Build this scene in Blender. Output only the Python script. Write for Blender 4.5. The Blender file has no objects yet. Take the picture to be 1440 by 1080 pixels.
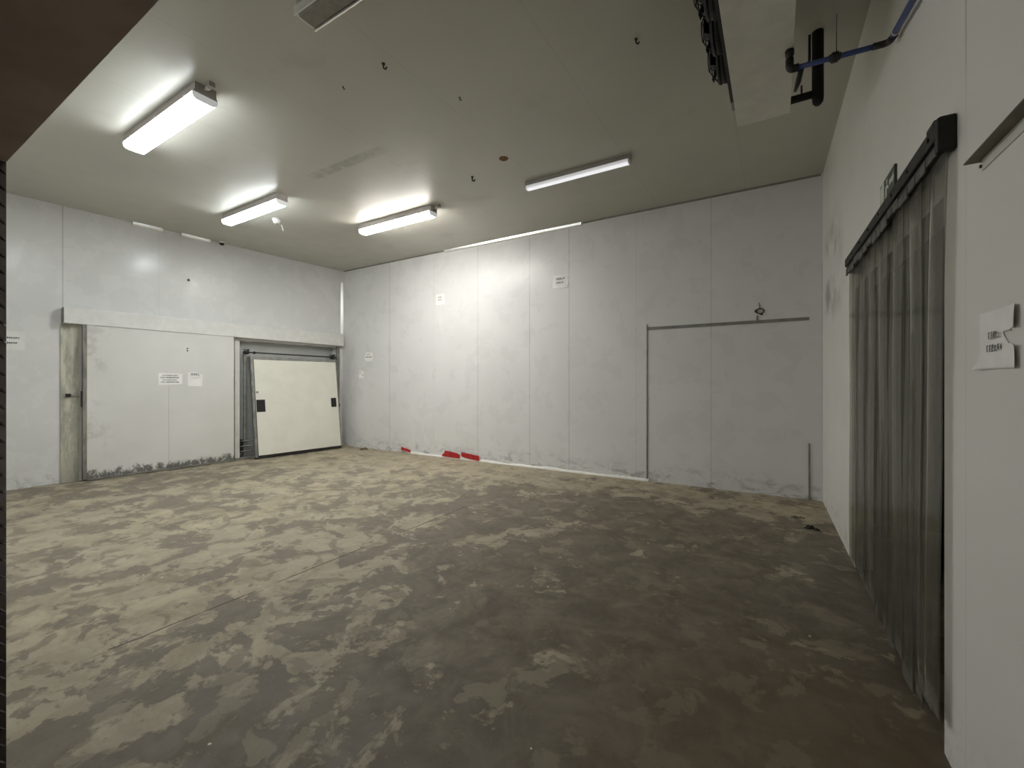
import bpy, bmesh, math, random
from mathutils import Vector, Matrix

sc = bpy.context.scene
COL = sc.collection
PI = math.pi
random.seed(7)

# ------------------------------------------------------------------ room dimensions (metres)
H = 4.11                        # ceiling height
YB = 6.675                      # inner face of the back wall
def lx(y): return -9.07 + (y - 1.48) * 0.0596      # inner face of the left wall
def rx(y): return 0.50 + (6.67 - y) * 0.0191        # inner face of the right wall
YF = 0.333                      # inner face of the front wall (the camera stands in its doorway)
XJ = -2.036                     # left jamb of that doorway
ZL = 2.18                       # its lintel

# ------------------------------------------------------------------ node helpers
class NT:
    def __init__(s, name):
        s.m = bpy.data.materials.new(name); s.m.use_nodes = True
        s.t = s.m.node_tree; s.t.nodes.clear()
        s.out = s.n('ShaderNodeOutputMaterial')
    def n(s, typ, **kw):
        nd = s.t.nodes.new(typ)
        for k, v in kw.items(): setattr(nd, k, v)
        return nd
    def put(s, sock, v):
        if v is None: return
        if isinstance(v, bpy.types.NodeSocket): s.t.links.new(v, sock)
        elif isinstance(v, (tuple, list)) and sock.type == 'RGBA' and len(v) == 3: sock.default_value = (*v, 1)
        else: sock.default_value = v
    def math(s, op, a, b=None, c=None, clamp=False):
        nd = s.n('ShaderNodeMath', operation=op); nd.use_clamp = clamp
        s.put(nd.inputs[0], a); s.put(nd.inputs[1], b); s.put(nd.inputs[2], c)
        return nd.outputs[0]
    def noise(s, vec, scale, detail=4, rough=0.55, dist=0.0):
        nd = s.n('ShaderNodeTexNoise'); s.put(nd.inputs['Vector'], vec)
        nd.inputs['Scale'].default_value = scale; nd.inputs['Detail'].default_value = detail
        nd.inputs['Roughness'].default_value = rough; nd.inputs['Distortion'].default_value = dist
        return nd.outputs['Fac']
    def ramp(s, fac, a, b, va=0.0, vb=1.0):
        nd = s.n('ShaderNodeMapRange'); nd.interpolation_type = 'SMOOTHSTEP'
        s.put(nd.inputs['Value'], fac)
        nd.inputs['From Min'].default_value = a; nd.inputs['From Max'].default_value = b
        nd.inputs['To Min'].default_value = va; nd.inputs['To Max'].default_value = vb
        return nd.outputs[0]
    def mix(s, fac, a, b):
        nd = s.n('ShaderNodeMix'); nd.data_type = 'RGBA'
        s.put(nd.inputs[0], fac); s.put(nd.inputs[6], a); s.put(nd.inputs[7], b)
        return nd.outputs[2]
    def coord(s): return s.n('ShaderNodeTexCoord').outputs['Object']
    def sep(s, v):
        nd = s.n('ShaderNodeSeparateXYZ'); s.put(nd.inputs[0], v); return nd.outputs
    def mapping(s, v, scale=(1, 1, 1), loc=(0, 0, 0), rot=(0, 0, 0)):
        nd = s.n('ShaderNodeMapping'); s.put(nd.inputs[0], v)
        nd.inputs['Scale'].default_value = scale; nd.inputs['Location'].default_value = loc
        nd.inputs['Rotation'].default_value = rot
        return nd.outputs[0]
    def bump(s, h, strength, dist=0.01):
        nd = s.n('ShaderNodeBump'); s.put(nd.inputs['Height'], h)
        nd.inputs['Strength'].default_value = strength; nd.inputs['Distance'].default_value = dist
        return nd.outputs[0]
    def bsdf(s, color, rough=0.5, metal=0.0, normal=None, **kw):
        b = s.n('ShaderNodeBsdfPrincipled')
        s.put(b.inputs['Base Color'], color); s.put(b.inputs['Roughness'], rough)
        s.put(b.inputs['Metallic'], metal); s.put(b.inputs['Normal'], normal)
        for k, v in kw.items(): s.put(b.inputs[k.replace('_', ' ')], v)
        return b.outputs[0]
    def done(s, shader):
        s.t.links.new(shader, s.out.inputs[0]); return s.m

def plain(name, color, rough=0.5, metal=0.0, var=0.12, scale=9.0, dirt=None, bump=0.0, **kw):
    """a painted / plastic / metal surface with a faint procedural unevenness, optionally with dirty blotches"""
    t = NT(name); v = t.coord()
    n = t.noise(v, scale, 4)
    c = t.mix(t.ramp(n, 0.3, 0.7), tuple(x * (1 - var) for x in color), tuple(min(1, x * (1 + var)) for x in color))
    if dirt:
        d = t.noise(v, dirt[1], 6, 0.65)
        c = t.mix(t.ramp(d, dirt[2], dirt[2] + 0.12), c, dirt[0])
    nrm = t.bump(n, bump) if bump else None
    return t.done(t.bsdf(c, rough, metal, nrm, **kw))

def panel_wall(name, color, axis, joints, rough=0.34, low_dirt=0.35, extra=None):
    """white steel sandwich panel: joints as thin dark lines, scuffs, grime along the floor"""
    t = NT(name); v = t.coord(); X = t.sep(v)
    a = X[axis]; z = X[2]
    big = t.noise(v, 0.9, 3)
    c = t.mix(t.ramp(big, 0.3, 0.7), tuple(x * 0.965 for x in color), tuple(x * 1.03 for x in color))
    # small scuffs
    sc_v = t.mapping(v, (1.6, 1.6, 9.0))
    sc1 = t.ramp(t.noise(sc_v, 2.4, 7, 0.7, 0.4), 0.685, 0.74, 0, 0.09)
    c = t.mix(sc1, c, (0.20, 0.20, 0.185))
    sp = t.ramp(t.noise(v, 13, 3, 0.6), 0.76, 0.79, 0, 0.35)
    c = t.mix(sp, c, (0.12, 0.12, 0.11))
    # grime near the floor
    g = t.ramp(z, 0.02, 0.36, 1.0, 0.0)
    gn = t.ramp(t.noise(t.mapping(v, (1, 1, 1.8)), 4.2, 8, 0.68, 0.8), 0.47, 0.66)
    gm = t.math('MULTIPLY', t.math('MULTIPLY', g, gn), low_dirt, clamp=True)
    c = t.mix(gm, c, (0.17, 0.168, 0.15))
    # panel joints
    tot = None
    for (p, w, k) in joints:
        e = t.math('MULTIPLY', t.math('COMPARE', a, p, w), k)
        tot = e if tot is None else t.math('ADD', tot, e)
    if tot is not None:
        c = t.mix(t.math('MINIMUM', tot, 0.9), c, (0.10, 0.10, 0.09))
    if extra: c = extra(t, v, X, c)
    wav = t.noise(v, 1.7, 3)
    h = wav
    if tot is not None: h = t.math('SUBTRACT', wav, t.math('MULTIPLY', tot, 0.25))
    rgh = t.ramp(t.noise(v, 3.1, 5), 0.3, 0.7, rough - 0.05, rough + 0.08)
    return t.done(t.bsdf(c, rgh, 0.0, t.bump(h, 0.06, 0.02), Specular_IOR_Level=0.36))

# ------------------------------------------------------------------ mesh helpers
def BM(): return bmesh.new()
def add_box(bm, lo, hi, mtx=None, bevel=0.0):
    vs = [bm.verts.new((x, y, z)) for x in (lo[0], hi[0]) for y in (lo[1], hi[1]) for z in (lo[2], hi[2])]
    q = [(0, 1, 3, 2), (4, 6, 7, 5), (0, 4, 5, 1), (2, 3, 7, 6), (0, 2, 6, 4), (1, 5, 7, 3)]
    fs = [bm.faces.new([vs[i] for i in f]) for f in q]
    bmesh.ops.recalc_face_normals(bm, faces=fs)
    if bevel:
        es = list({e for f in fs for e in f.edges})
        r = bmesh.ops.bevel(bm, geom=es, offset=bevel, segments=2, profile=0.5, affect='EDGES')
        vs = list({v for f in r['faces'] for v in f.verts} | {v for v in vs if v.is_valid})
    if mtx: bmesh.ops.transform(bm, matrix=mtx, verts=[v for v in vs if v.is_valid])
    return vs
def add_prism(bm, poly, z0, z1):
    lo = [bm.verts.new((x, y, z0)) for x, y in poly]; hi = [bm.verts.new((x, y, z1)) for x, y in poly]
    n = len(poly); fs = [bm.faces.new(lo[::-1]), bm.faces.new(hi)]
    for i in range(n): fs.append(bm.faces.new((lo[i], lo[(i + 1) % n], hi[(i + 1) % n], hi[i])))
    bmesh.ops.recalc_face_normals(bm, faces=fs)
def add_extrude(bm, prof, axis, a0, a1):
    """profile of 2-D points swept straight along an axis (0: prof=(y,z), 1: prof=(x,z), 2: prof=(x,y))"""
    def P(p, a): return {0: (a, p[0], p[1]), 1: (p[0], a, p[1]), 2: (p[0], p[1], a)}[axis]
    A = [bm.verts.new(P(p, a0)) for p in prof]; B = [bm.verts.new(P(p, a1)) for p in prof]
    n = len(prof); fs = [bm.faces.new(A), bm.faces.new(B[::-1])]
    for i in range(n): fs.append(bm.faces.new((A[i], B[i], B[(i + 1) % n], A[(i + 1) % n])))
    bmesh.ops.recalc_face_normals(bm, faces=fs)
def add_tube(bm, pts, r, n=12, cap=True):
    pts = [Vector(p) for p in pts]; rings = []
    up = Vector((0.31, 0.17, 0.93)).normalized()
    for i, p in enumerate(pts):
        d = (pts[min(i + 1, len(pts) - 1)] - pts[max(i - 1, 0)]).normalized()
        if abs(d.dot(up)) > 0.97: up = Vector((0.9, 0.3, 0.1)).normalized()
        s = d.cross(up).normalized(); u = s.cross(d).normalized(); up = u
        rr = r[i] if isinstance(r, (list, tuple)) else r
        rings.append([bm.verts.new(p + rr * (math.cos(2 * PI * k / n) * s + math.sin(2 * PI * k / n) * u)) for k in range(n)])
    fs = []
    for a, b in zip(rings, rings[1:]):
        for k in range(n): fs.append(bm.faces.new((a[k], a[(k + 1) % n], b[(k + 1) % n], b[k])))
    if cap: fs += [bm.faces.new(rings[0][::-1]), bm.faces.new(rings[-1])]
    bmesh.ops.recalc_face_normals(bm, faces=fs)
    for f in fs: f.smooth = len(f.verts) == 4
def add_ring(bm, c, R, r, axis=0, n=28, m=8):
    vs = []
    for i in range(n):
        a = 2 * PI * i / n; row = []
        for j in range(m):
            b = 2 * PI * j / m; q = R + r * math.cos(b); w = r * math.sin(b)
            p = {0: (w, q * math.cos(a), q * math.sin(a)), 1: (q * math.cos(a), w, q * math.sin(a)), 2: (q * math.cos(a), q * math.sin(a), w)}[axis]
            row.append(bm.verts.new((c[0] + p[0], c[1] + p[1], c[2] + p[2])))
        vs.append(row)
    for i in range(n):
        for j in range(m):
            f = bm.faces.new((vs[i][j], vs[(i + 1) % n][j], vs[(i + 1) % n][(j + 1) % m], vs[i][(j + 1) % m])); f.smooth = True
def bend(pts, rad=0.05, k=6):
    """rounds the inner corners of a polyline"""
    pts = [Vector(p) for p in pts]; out = [pts[0]]
    for a, b, c in zip(pts, pts[1:], pts[2:]):
        d1 = (a - b).normalized(); d2 = (c - b).normalized(); p = b + d1 * rad; q = b + d2 * rad
        for i in range(k + 1):
            t = i / k; out.append((1 - t) ** 2 * p + 2 * t * (1 - t) * b + t * t * q)
    return out + [pts[-1]]
def obj(name, bm, mat, parent=None, smooth=None):
    me = bpy.data.meshes.new(name); bm.to_mesh(me); bm.free(); me.materials.append(mat)
    o = bpy.data.objects.new(name, me); COL.objects.link(o)
    if parent: o.parent = parent; o.matrix_parent_inverse = Matrix.Translation(parent.location).inverted()
    return o
def tag(o, label=None, cat=None, group=None, kind=None):
    if label: o['label'] = label
    if cat: o['category'] = cat
    if group: o['group'] = group
    if kind: o['kind'] = kind
    return o
def thing(name, label, cat, loc=(0, 0, 0), group=None):
    """an Empty at the thing's base; its parts are modelled in world metres and parented to it"""
    o = bpy.data.objects.new(name, None); COL.objects.link(o); o.location = loc
    o.empty_display_size = 0.1
    return tag(o, label, cat, group)
def struct(name, bm, mat, label=None, cat=None):
    o = obj(name, bm, mat); return tag(o, label, cat, None, 'structure')
def dup(root, delta, label, name=None):
    r = root.copy(); COL.objects.link(r); r.location = root.location + Vector(delta); r['label'] = label
    for ch in list(root.children):
        c = ch.copy(); COL.objects.link(c); c.parent = r; c.matrix_parent_inverse = ch.matrix_parent_inverse.copy()
    return r

# ------------------------------------------------------------------ materials
WHITE = (0.735, 0.738, 0.730)
def smear(t, v, X, c):
    return c
def right_stain(t, v, X, c):
    y, z = X[1], X[2]
    m = t.math('MULTIPLY', t.ramp(y, 4.9, 5.5), t.ramp(y, 6.6, 6.3))
    m = t.math('MULTIPLY', m, t.math('MULTIPLY', t.ramp(z, 2.1, 2.4), t.ramp(z, 3.4, 2.9)))
    n = t.ramp(t.noise(t.mapping(v, (1, 0.5, 0.6)), 2.6, 6, 0.6), 0.44, 0.66)
    c = t.mix(t.math('MULTIPLY', t.math('MULTIPLY', m, n), 0.75), c, (0.16, 0.155, 0.14))
    c = t.mix(t.math('MULTIPLY', t.math('COMPARE', y, 2.19, .007), t.ramp(z, 2.45, 2.8, 0, 0.3)), c, (0.1, 0.1, 0.09))
    return c
def ceil_marks(t, v, X, c):
    x, y = X[0], X[1]
    n = t.noise(v, 7, 6, 0.65)
    # ghost of a lamp that was taken down
    m = t.math('MULTIPLY', t.ramp(x, -5.15, -4.95), t.ramp(x, -3.6, -4.0))
    m = t.math('MULTIPLY', m, t.math('MULTIPLY', t.ramp(y, 3.31, 3.35), t.ramp(y, 3.50, 3.44)))
    c = t.mix(t.math('MULTIPLY', t.math('MULTIPLY', m, t.ramp(n, 0.25, 0.6)), 0.42), c, (0.17, 0.16, 0.14))
    n2 = t.ramp(t.noise(v, 1.3, 7, 0.65), 0.60, 0.72, 0, 0.18)
    return t.mix(n2, c, (0.25, 0.24, 0.20))

M = {}
M['wall_back'] = panel_wall('painted steel panel back', WHITE, 0,
    [(-8.34, .004, .10), (-7.18, .006, .45), (-5.92, .005, .16), (-4.82, .006, .32), (-3.70, .006, .32), (-2.95, .006, .34), (-1.83, .004, .18), (-0.78, .005, .22)], rough=0.29, low_dirt=0.6)
M['wall_left'] = panel_wall('painted steel panel left', WHITE, 1, [(2.03, .007, .3), (0.9, .006, .3), (3.18, .004, .1), (4.33, .004, .1), (5.48, .004, .1)], rough=0.24)
M['wall_right'] = panel_wall('painted steel panel right', (0.80, 0.79, 0.75), 1, [(6.2, .004, .1), (5.05, .005, .14), (2.19, .007, .07), (1.0, .006, .2)], rough=0.42, extra=right_stain)
M['wall_front'] = panel_wall('painted steel panel front', WHITE, 0, [(-3.2, .006, .3), (-4.4, .006, .3), (-5.6, .006, .3), (-6.8, .006, .3)])
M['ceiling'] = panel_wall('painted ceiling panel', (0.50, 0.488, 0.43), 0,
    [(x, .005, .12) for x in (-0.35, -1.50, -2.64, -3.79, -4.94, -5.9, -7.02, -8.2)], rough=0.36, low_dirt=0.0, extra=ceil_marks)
M['white_trim'] = plain('white coated trim', (0.72, 0.71, 0.67), 0.3, var=0.04, dirt=((0.3, 0.29, 0.25), 5, 0.66))
M['bright_trim'] = plain('shiny white metal cove', (0.85, 0.85, 0.83), 0.28, 0.75, var=0.03)
M['grey_trim'] = plain('grey flashing', (0.22, 0.22, 0.20), 0.5, var=0.15)
M['grey_panel'] = plain('grey closing panel', (0.46, 0.475, 0.46), 0.4, var=0.06, scale=3)
M['sealant'] = plain('white sealant', (0.82, 0.81, 0.77), 0.5, var=0.05, scale=20, dirt=((0.35, 0.33, 0.27), 9, 0.60))
M['pvc_white'] = plain('white lamp housing', (0.42, 0.385, 0.36), 0.45, var=0.06)
M['white_plastic'] = plain('white plastic', (0.75, 0.74, 0.70), 0.4, var=0.04)
M['black'] = plain('black plastic', (0.012, 0.012, 0.012), 0.5, var=0.3)
M['black_foam'] = plain('black pipe insulation', (0.008, 0.008, 0.008), 0.85, var=0.3, scale=30)
M['blue_pipe'] = plain('blue plastic pipe', (0.045, 0.07, 0.22), 0.45, var=0.15)
M['coated_white'] = plain('white coated metal cover', (0.74, 0.74, 0.71), 0.38, var=0.04, dirt=((0.45, 0.44, 0.40), 3, 0.68))
M['grey_metal'] = plain('dull grey metal', (0.30, 0.30, 0.28), 0.42, 0.5, var=0.2, dirt=((0.10, 0.09, 0.07), 8, 0.62))
M['dark_metal'] = plain('dark oily steel', (0.055, 0.052, 0.047), 0.45, 0.6, var=0.3)
M['rubber'] = plain('black rubber seal', (0.02, 0.018, 0.016), 0.7, var=0.3)
M['cream'] = plain('cream coated panel', (0.82, 0.805, 0.72), 0.42, var=0.03, scale=3, dirt=((0.5, 0.48, 0.4), 4, 0.70))
M['paper'] = plain('white paper', (0.93, 0.92, 0.90), 0.6, var=0.03)
M['old_paper'] = plain('greyed paper', (0.78, 0.78, 0.765), 0.6, var=0.03)
M['laminate'] = plain('laminated paper', (0.90, 0.90, 0.88), 0.12, var=0.04, scale=14, bump=0.35)
M['ink'] = plain('dark print', (0.17, 0.17, 0.17), 0.6, var=0.3, scale=40)
M['red_tape'] = plain('red adhesive tape', (0.45, 0.022, 0.022), 0.35, var=0.2, scale=14)
M['rust'] = plain('rust', (0.16, 0.065, 0.02), 0.8, var=0.4, scale=40)
M['soffit'] = plain('brown timber lintel', (0.42, 0.335, 0.275), 0.7, var=0.12, scale=4)
M['unit_white'] = plain('cooler casing', (0.70, 0.685, 0.63), 0.45, var=0.05)
M['brown_steel'] = plain('brown grey steel', (0.17, 0.15, 0.11), 0.6, var=0.15)  # steel colour darkened to paint in the shade under the flange
M['debris'] = plain('dark scrap', (0.02, 0.018, 0.012), 0.8, var=0.4, scale=30)
M['debris_tan'] = plain('dusty scrap', (0.13, 0.11, 0.075), 0.9, var=0.4, scale=30)
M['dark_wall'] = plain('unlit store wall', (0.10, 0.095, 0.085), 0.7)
M['header'] = plain('dirty black curtain rail', (0.018, 0.017, 0.014), 0.6, 0.2, var=0.4, scale=12, bump=0.3)
M['clamp'] = plain('grimy clamp strip', (0.10, 0.095, 0.085), 0.5, 0.3, var=0.5, scale=22, dirt=((0.35, 0.34, 0.31), 11, 0.60))
M['sign_green'] = plain('dark green sign face', (0.035, 0.055, 0.035), 0.4, var=0.15)
M['sign_white'] = plain('pale sign print', (0.62, 0.64, 0.58), 0.45, var=0.05)

def floor_mat():
    t = NT('worn concrete floor'); v = t.coord(); X = t.sep(v)
    x, y = X[0], X[1]
    vr = t.mapping(v, (1.0, 1.0, 1.0), rot=(0, 0, 0.5))
    big = t.noise(v, 0.33, 3, 0.5)
    mid = t.noise(vr, 2.35, 9, 0.62, 0.45)
    fine = t.noise(v, 8.5, 8, 0.64, 0.4)
    # how much of the pale skin is left: near the back wall, along the left side and in the near strip left of the camera
    keep_back = t.ramp(y, 5.2, 6.2)
    keep_left = t.ramp(x, -1.6, -4.2)
    gone_mid = t.math('MULTIPLY', t.ramp(x, -2.6, -0.6), t.ramp(y, 5.8, 4.8))
    b = t.math('ADD', t.math('MULTIPLY', mid, 0.74), t.math('MULTIPLY', fine, 0.30))
    b = t.math('ADD', b, t.math('MULTIPLY', big, 0.30))
    b = t.math('ADD', b, t.math('MULTIPLY', keep_back, 0.13))
    b = t.math('ADD', b, t.math('MULTIPLY', keep_left, 0.075))
    b = t.math('SUBTRACT', b, t.math('MULTIPLY', gone_mid, 0.035))
    m = t.ramp(b, 0.712, 0.752)
    # second, softer layer of stains in both
    mott = t.ramp(t.noise(v, 3.4, 9, 0.70, 0.5), 0.33, 0.70)
    tone = t.ramp(t.noise(v, 0.7, 4, 0.55), 0.35, 0.65)
    tan = t.mix(mott, (0.29, 0.248, 0.172), (0.47, 0.41, 0.295))
    tan = t.mix(t.math('MULTIPLY', tone, 0.45), tan, (0.37, 0.335, 0.26))
    dark = t.mix(mott, (0.128, 0.104, 0.076), (0.228, 0.194, 0.144))
    dark = t.mix(t.math('MULTIPLY', tone, 0.45), dark, (0.188, 0.164, 0.128))
    dark = t.mix(t.math('MULTIPLY', keep_left, 0.55), dark, (0.235, 0.208, 0.165))
    c = t.mix(m, dark, tan)
    # dark worn islands inside the pale skin, pale islands inside the worn area
    isl = t.ramp(t.noise(vr, 4.2, 7, 0.60, 0.7), 0.55, 0.60)
    c = t.mix(t.math('MULTIPLY', t.math('MULTIPLY', isl, m), 0.6), c, (0.185, 0.162, 0.125))
    gh = t.ramp(t.noise(vr, 4.6, 9, 0.62, 0.4), 0.55, 0.59, 0, 0.75)
    lim = t.math('ADD', t.math('MULTIPLY', t.ramp(t.noise(v, 0.6, 3), 0.42, 0.60), 0.62), 0.38)
    c = t.mix(t.math('MULTIPLY', t.math('MULTIPLY', gh, lim), t.math('SUBTRACT', 1.0, m)), c, (0.305, 0.270, 0.195))
    # scratches
    scr = t.ramp(t.noise(t.mapping(v, (9, 1.0, 1), rot=(0, 0, 0.9)), 3.0, 5, 0.6), 0.66, 0.72, 0, 0.25)
    c = t.mix(scr, c, (0.30, 0.265, 0.20))
    # fine grain of the worn surface
    gr = t.noise(v, 26, 6, 0.7)
    c = t.mix(t.ramp(gr, 0.42, 0.30, 0, 0.35), c, (0.07, 0.058, 0.042))
    c = t.mix(t.ramp(gr, 0.60, 0.72, 0, 0.35), c, (0.42, 0.37, 0.28))
    # brown tint by the strip curtain
    br = t.math('MULTIPLY', t.ramp(x, -1.0, 0.3), t.ramp(y, 3.6, 2.0))
    c = t.mix(t.math('MULTIPLY', br, 0.48), c, (0.105, 0.066, 0.03))
    # pale chips
    vo = t.n('ShaderNodeTexVoronoi'); t.put(vo.inputs['Vector'], v); vo.inputs['Scale'].default_value = 5.0
    chip = t.math('LESS_THAN', t.math('ADD', vo.outputs['Distance'], t.math('MULTIPLY', t.noise(v, 45, 2), 0.09)), 0.082)
    sel = t.sep(vo.outputs['Color'])[0]
    chip = t.math('MULTIPLY', chip, t.math('GREATER_THAN', sel, 0.72))
    c = t.mix(chip, c, (0.72, 0.66, 0.50))
    # saw cut
    wob = t.math('MULTIPLY', t.math('SUBTRACT', t.noise(v, 2.5, 4), 0.5), 0.06)
    xc = t.math('ADD', x, wob)
    cut = t.math('MULTIPLY', t.math('COMPARE', xc, -3.19, 0.008), t.math('MULTIPLY', t.math('GREATER_THAN', y, 0.9), t.math('LESS_THAN', y, 4.2)))
    cut = t.math('MULTIPLY', cut, t.ramp(t.noise(v, 1.9, 3), 0.36, 0.5))
    c = t.mix(t.math('MULTIPLY', cut, 0.75), c, (0.05, 0.042, 0.032))
    h = t.math('ADD', t.math('MULTIPLY', fine, 0.5), t.math('MULTIPLY', m, 0.25))
    r = t.ramp(fine, 0.3, 0.7, 0.50, 0.72)
    return t.done(t.bsdf(c, r, 0.0, t.bump(h, 0.18, 0.01), Specular_IOR_Level=0.25))
M['floor'] = floor_mat()

def door_mat():
    t = NT('dirty white door skin'); v = t.coord(); X = t.sep(v); y, z = X[1], X[2]
    c = t.mix(t.ramp(t.noise(v, 1.2, 3), 0.3, 0.7), (0.71, 0.71, 0.675), (0.76, 0.76, 0.73))
    n = t.noise(t.mapping(v, (1, 1, 0.8)), 11, 9, 0.74, 0.4)
    edge = t.ramp(z, 0.03, 0.30, 0.24, -0.16)
    m = t.ramp(t.math('ADD', n, edge), 0.57, 0.74, 0, 0.85)
    c = t.mix(m, c, (0.055, 0.055, 0.045))
    # drip marks and rub marks
    dr = t.ramp(t.noise(t.mapping(v, (1, 9, 0.7)), 2.2, 6, 0.6), 0.66, 0.74, 0, 0.22)
    c = t.mix(t.math('MULTIPLY', dr, t.ramp(z, 1.7, 2.2)), c, (0.28, 0.25, 0.17))
    rub = t.math('MULTIPLY', t.ramp(y, 2.7, 2.25), t.ramp(t.noise(v, 4, 6, 0.7), 0.5, 0.65, 0, 0.3))
    c = t.mix(rub, c, (0.25, 0.235, 0.19))
    jt = t.math('MULTIPLY', t.math('COMPARE', y, 3.27, 0.005), t.math('LESS_THAN', z, 1.42))
    c = t.mix(t.math('MULTIPLY', jt, 0.3), c, (0.2, 0.2, 0.18))
    return t.done(t.bsdf(c, 0.42))
M['door'] = door_mat()

def seal_mat(name, base, dirt, zz):
    t = NT(name); v = t.coord(); z = t.sep(v)[2]
    n = t.noise(t.mapping(v, (3, 3, 0.7)), 3.0, 8, 0.7, 0.4)
    c = t.mix(t.ramp(n, 0.40, 0.62, 0, 0.75), base, dirt)
    low = t.math('MULTIPLY', t.ramp(z, 0.5, 0.0), 0.6)
    c = t.mix(low, c, dirt)
    return t.done(t.bsdf(c, 0.6))
M['seal'] = seal_mat('yellowed stained frame strip', (0.62, 0.60, 0.49), (0.30, 0.29, 0.24), 0)
M['door_edge'] = seal_mat('stained door edge', (0.34, 0.32, 0.275), (0.10, 0.095, 0.08), 0)

def pvc_strip_mat():
    t = NT('smoky clear strip plastic'); v = t.coord()
    streak = t.noise(t.mapping(v, (4, 9, 0.25)), 2.2, 5, 0.6)
    tint = t.mix(t.ramp(streak, 0.3, 0.7), (0.86, 0.85, 0.82), (0.94, 0.935, 0.91))
    tr = t.n('ShaderNodeBsdfTransparent'); t.put(tr.inputs[0], tint)
    df = t.n('ShaderNodeBsdfDiffuse'); t.put(df.inputs[0], (0.30, 0.295, 0.265))
    gl = t.n('ShaderNodeBsdfGlossy'); t.put(gl.inputs[0], (0.8, 0.8, 0.78)); gl.inputs['Roughness'].default_value = 0.16
    lw = t.n('ShaderNodeLayerWeight'); lw.inputs[0].default_value = 0.28
    m1 = t.n('ShaderNodeMixShader'); t.put(m1.inputs[0], t.ramp(streak, 0.25, 0.75, 0.05, 0.17))
    t.t.links.new(tr.outputs[0], m1.inputs[1]); t.t.links.new(df.outputs[0], m1.inputs[2])
    m2 = t.n('ShaderNodeMixShader'); t.put(m2.inputs[0], t.math('MULTIPLY', lw.outputs['Fresnel'], 0.5))
    t.t.links.new(m1.outputs[0], m2.inputs[1]); t.t.links.new(gl.outputs[0], m2.inputs[2])
    return t.done(m2.outputs[0])
M['pvc_strip'] = pvc_strip_mat()

def lamp_mat(name, color, strength, frac=None):
    t = NT(name); v = t.coord()
    n = t.ramp(t.noise(v, 3, 2), 0.2, 0.8, 0.94, 1.0)
    b = t.n('ShaderNodeBsdfPrincipled')
    b.inputs['Base Color'].default_value = (0.8, 0.8, 0.78, 1); b.inputs['Roughness'].default_value = 0.25
    b.inputs['Emission Color'].default_value = (*color, 1)
    nz = t.sep(t.n('ShaderNodeNewGeometry').outputs['Normal'])[2]      # a prismatic cover throws most of its light down, less out of its sides
    t.put(b.inputs['Emission Strength'], t.math('MULTIPLY', t.math('MULTIPLY', n, strength), t.ramp(t.math('MULTIPLY', nz, -1.0), 0.0, 0.85, 0.42, 1.0)))
    return t.done(b.outputs[0])
M['lamp_cool'] = lamp_mat('lit cool lamp diffuser', (0.92, 0.975, 1.0), 8.9)
M['cap_cool'] = lamp_mat('glowing lamp end', (0.95, 0.98, 1.0), 0.12)
M['lamp_warm'] = lamp_mat('lit warm lamp diffuser', (1.0, 0.96, 0.90), 16.5)
M['lamp_dim'] = lamp_mat('faintly lit lamp diffuser', (0.95, 0.96, 1.0), 0.13)
M['lamp_off'] = plain('unlit prismatic diffuser', (0.24, 0.22, 0.20), 0.12, var=0.1, scale=20)

def tread_mat():
    t = NT('diamond plate metal'); v = t.coord()
    c = t.mix(t.ramp(t.noise(v, 12, 4), 0.3, 0.7), (0.13, 0.115, 0.115), (0.21, 0.185, 0.185))
    return t.done(t.bsdf(c, 0.24, 0.8))
M['tread'] = tread_mat()

# ------------------------------------------------------------------ the room shell
bm = BM(); add_box(bm, (-10, -3.0, -0.12), (4.2, 7.2, 0.0))
struct('floor', bm, M['floor'], 'worn patchy concrete floor of the cold store', 'floor')
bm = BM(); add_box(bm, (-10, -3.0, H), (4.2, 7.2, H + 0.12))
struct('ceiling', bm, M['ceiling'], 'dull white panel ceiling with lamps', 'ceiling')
bm = BM()
def lwall(y0, y1, z0, z1): add_prism(bm, [(lx(y0), y0), (lx(y1), y1), (lx(y1) - .12, y1), (lx(y0) - .12, y0)], z0, z1)
RY0, RY1, RZ = 4.43, 6.50, 2.30
lwall(YF, RY0, 0, H); lwall(RY1, YB, 0, H); lwall(RY0, RY1, RZ, H)
struct('wall_left', bm, M['wall_left'], 'white panel wall behind the big sliding door', 'wall')
bm = BM(); add_prism(bm, [(lx(RY0) - .12, RY0 - .1), (lx(RY1) - .12, RY1 + .1), (lx(RY1) - .2, RY1 + .1), (lx(RY0) - .2, RY0 - .1)], 0, RZ + .1)
struct('wall_recess', bm, M['grey_panel'], 'grey panel closing the old doorway behind the leaning panel', 'wall')
bm = BM(); add_box(bm, (-9.2, YB, 0), (0.95, YB + 0.12, H))
struct('wall_back', bm, M['wall_back'], 'long white panel wall with red tape at its foot', 'wall')
DY0, DY1, DZ = 2.408, 4.44, 2.25
bm = BM()
def rwall(y0, y1, z0, z1): add_prism(bm, [(rx(y0), y0), (rx(y1), y1), (rx(y1) + .12, y1), (rx(y0) + .12, y0)], z0, z1)
rwall(DY1, YB, 0, H); rwall(-2.6, DY0, 0, H); rwall(DY0, DY1, DZ, H)
bmesh.ops.remove_doubles(bm, verts=bm.verts, dist=0.0005)
struct('wall_right', bm, M['wall_right'], 'grey white wall with the strip curtain doorway', 'wall')
bm = BM()
add_box(bm, (lx(YF), YF - 0.12, 0), (XJ - 0.11, YF, H)); add_box(bm, (XJ - 0.11, YF - 0.12, ZL + 0.12), (rx(YF), YF, H))
struct('wall_front', bm, M['wall_front'], 'white wall beside the near doorway', 'wall')
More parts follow.
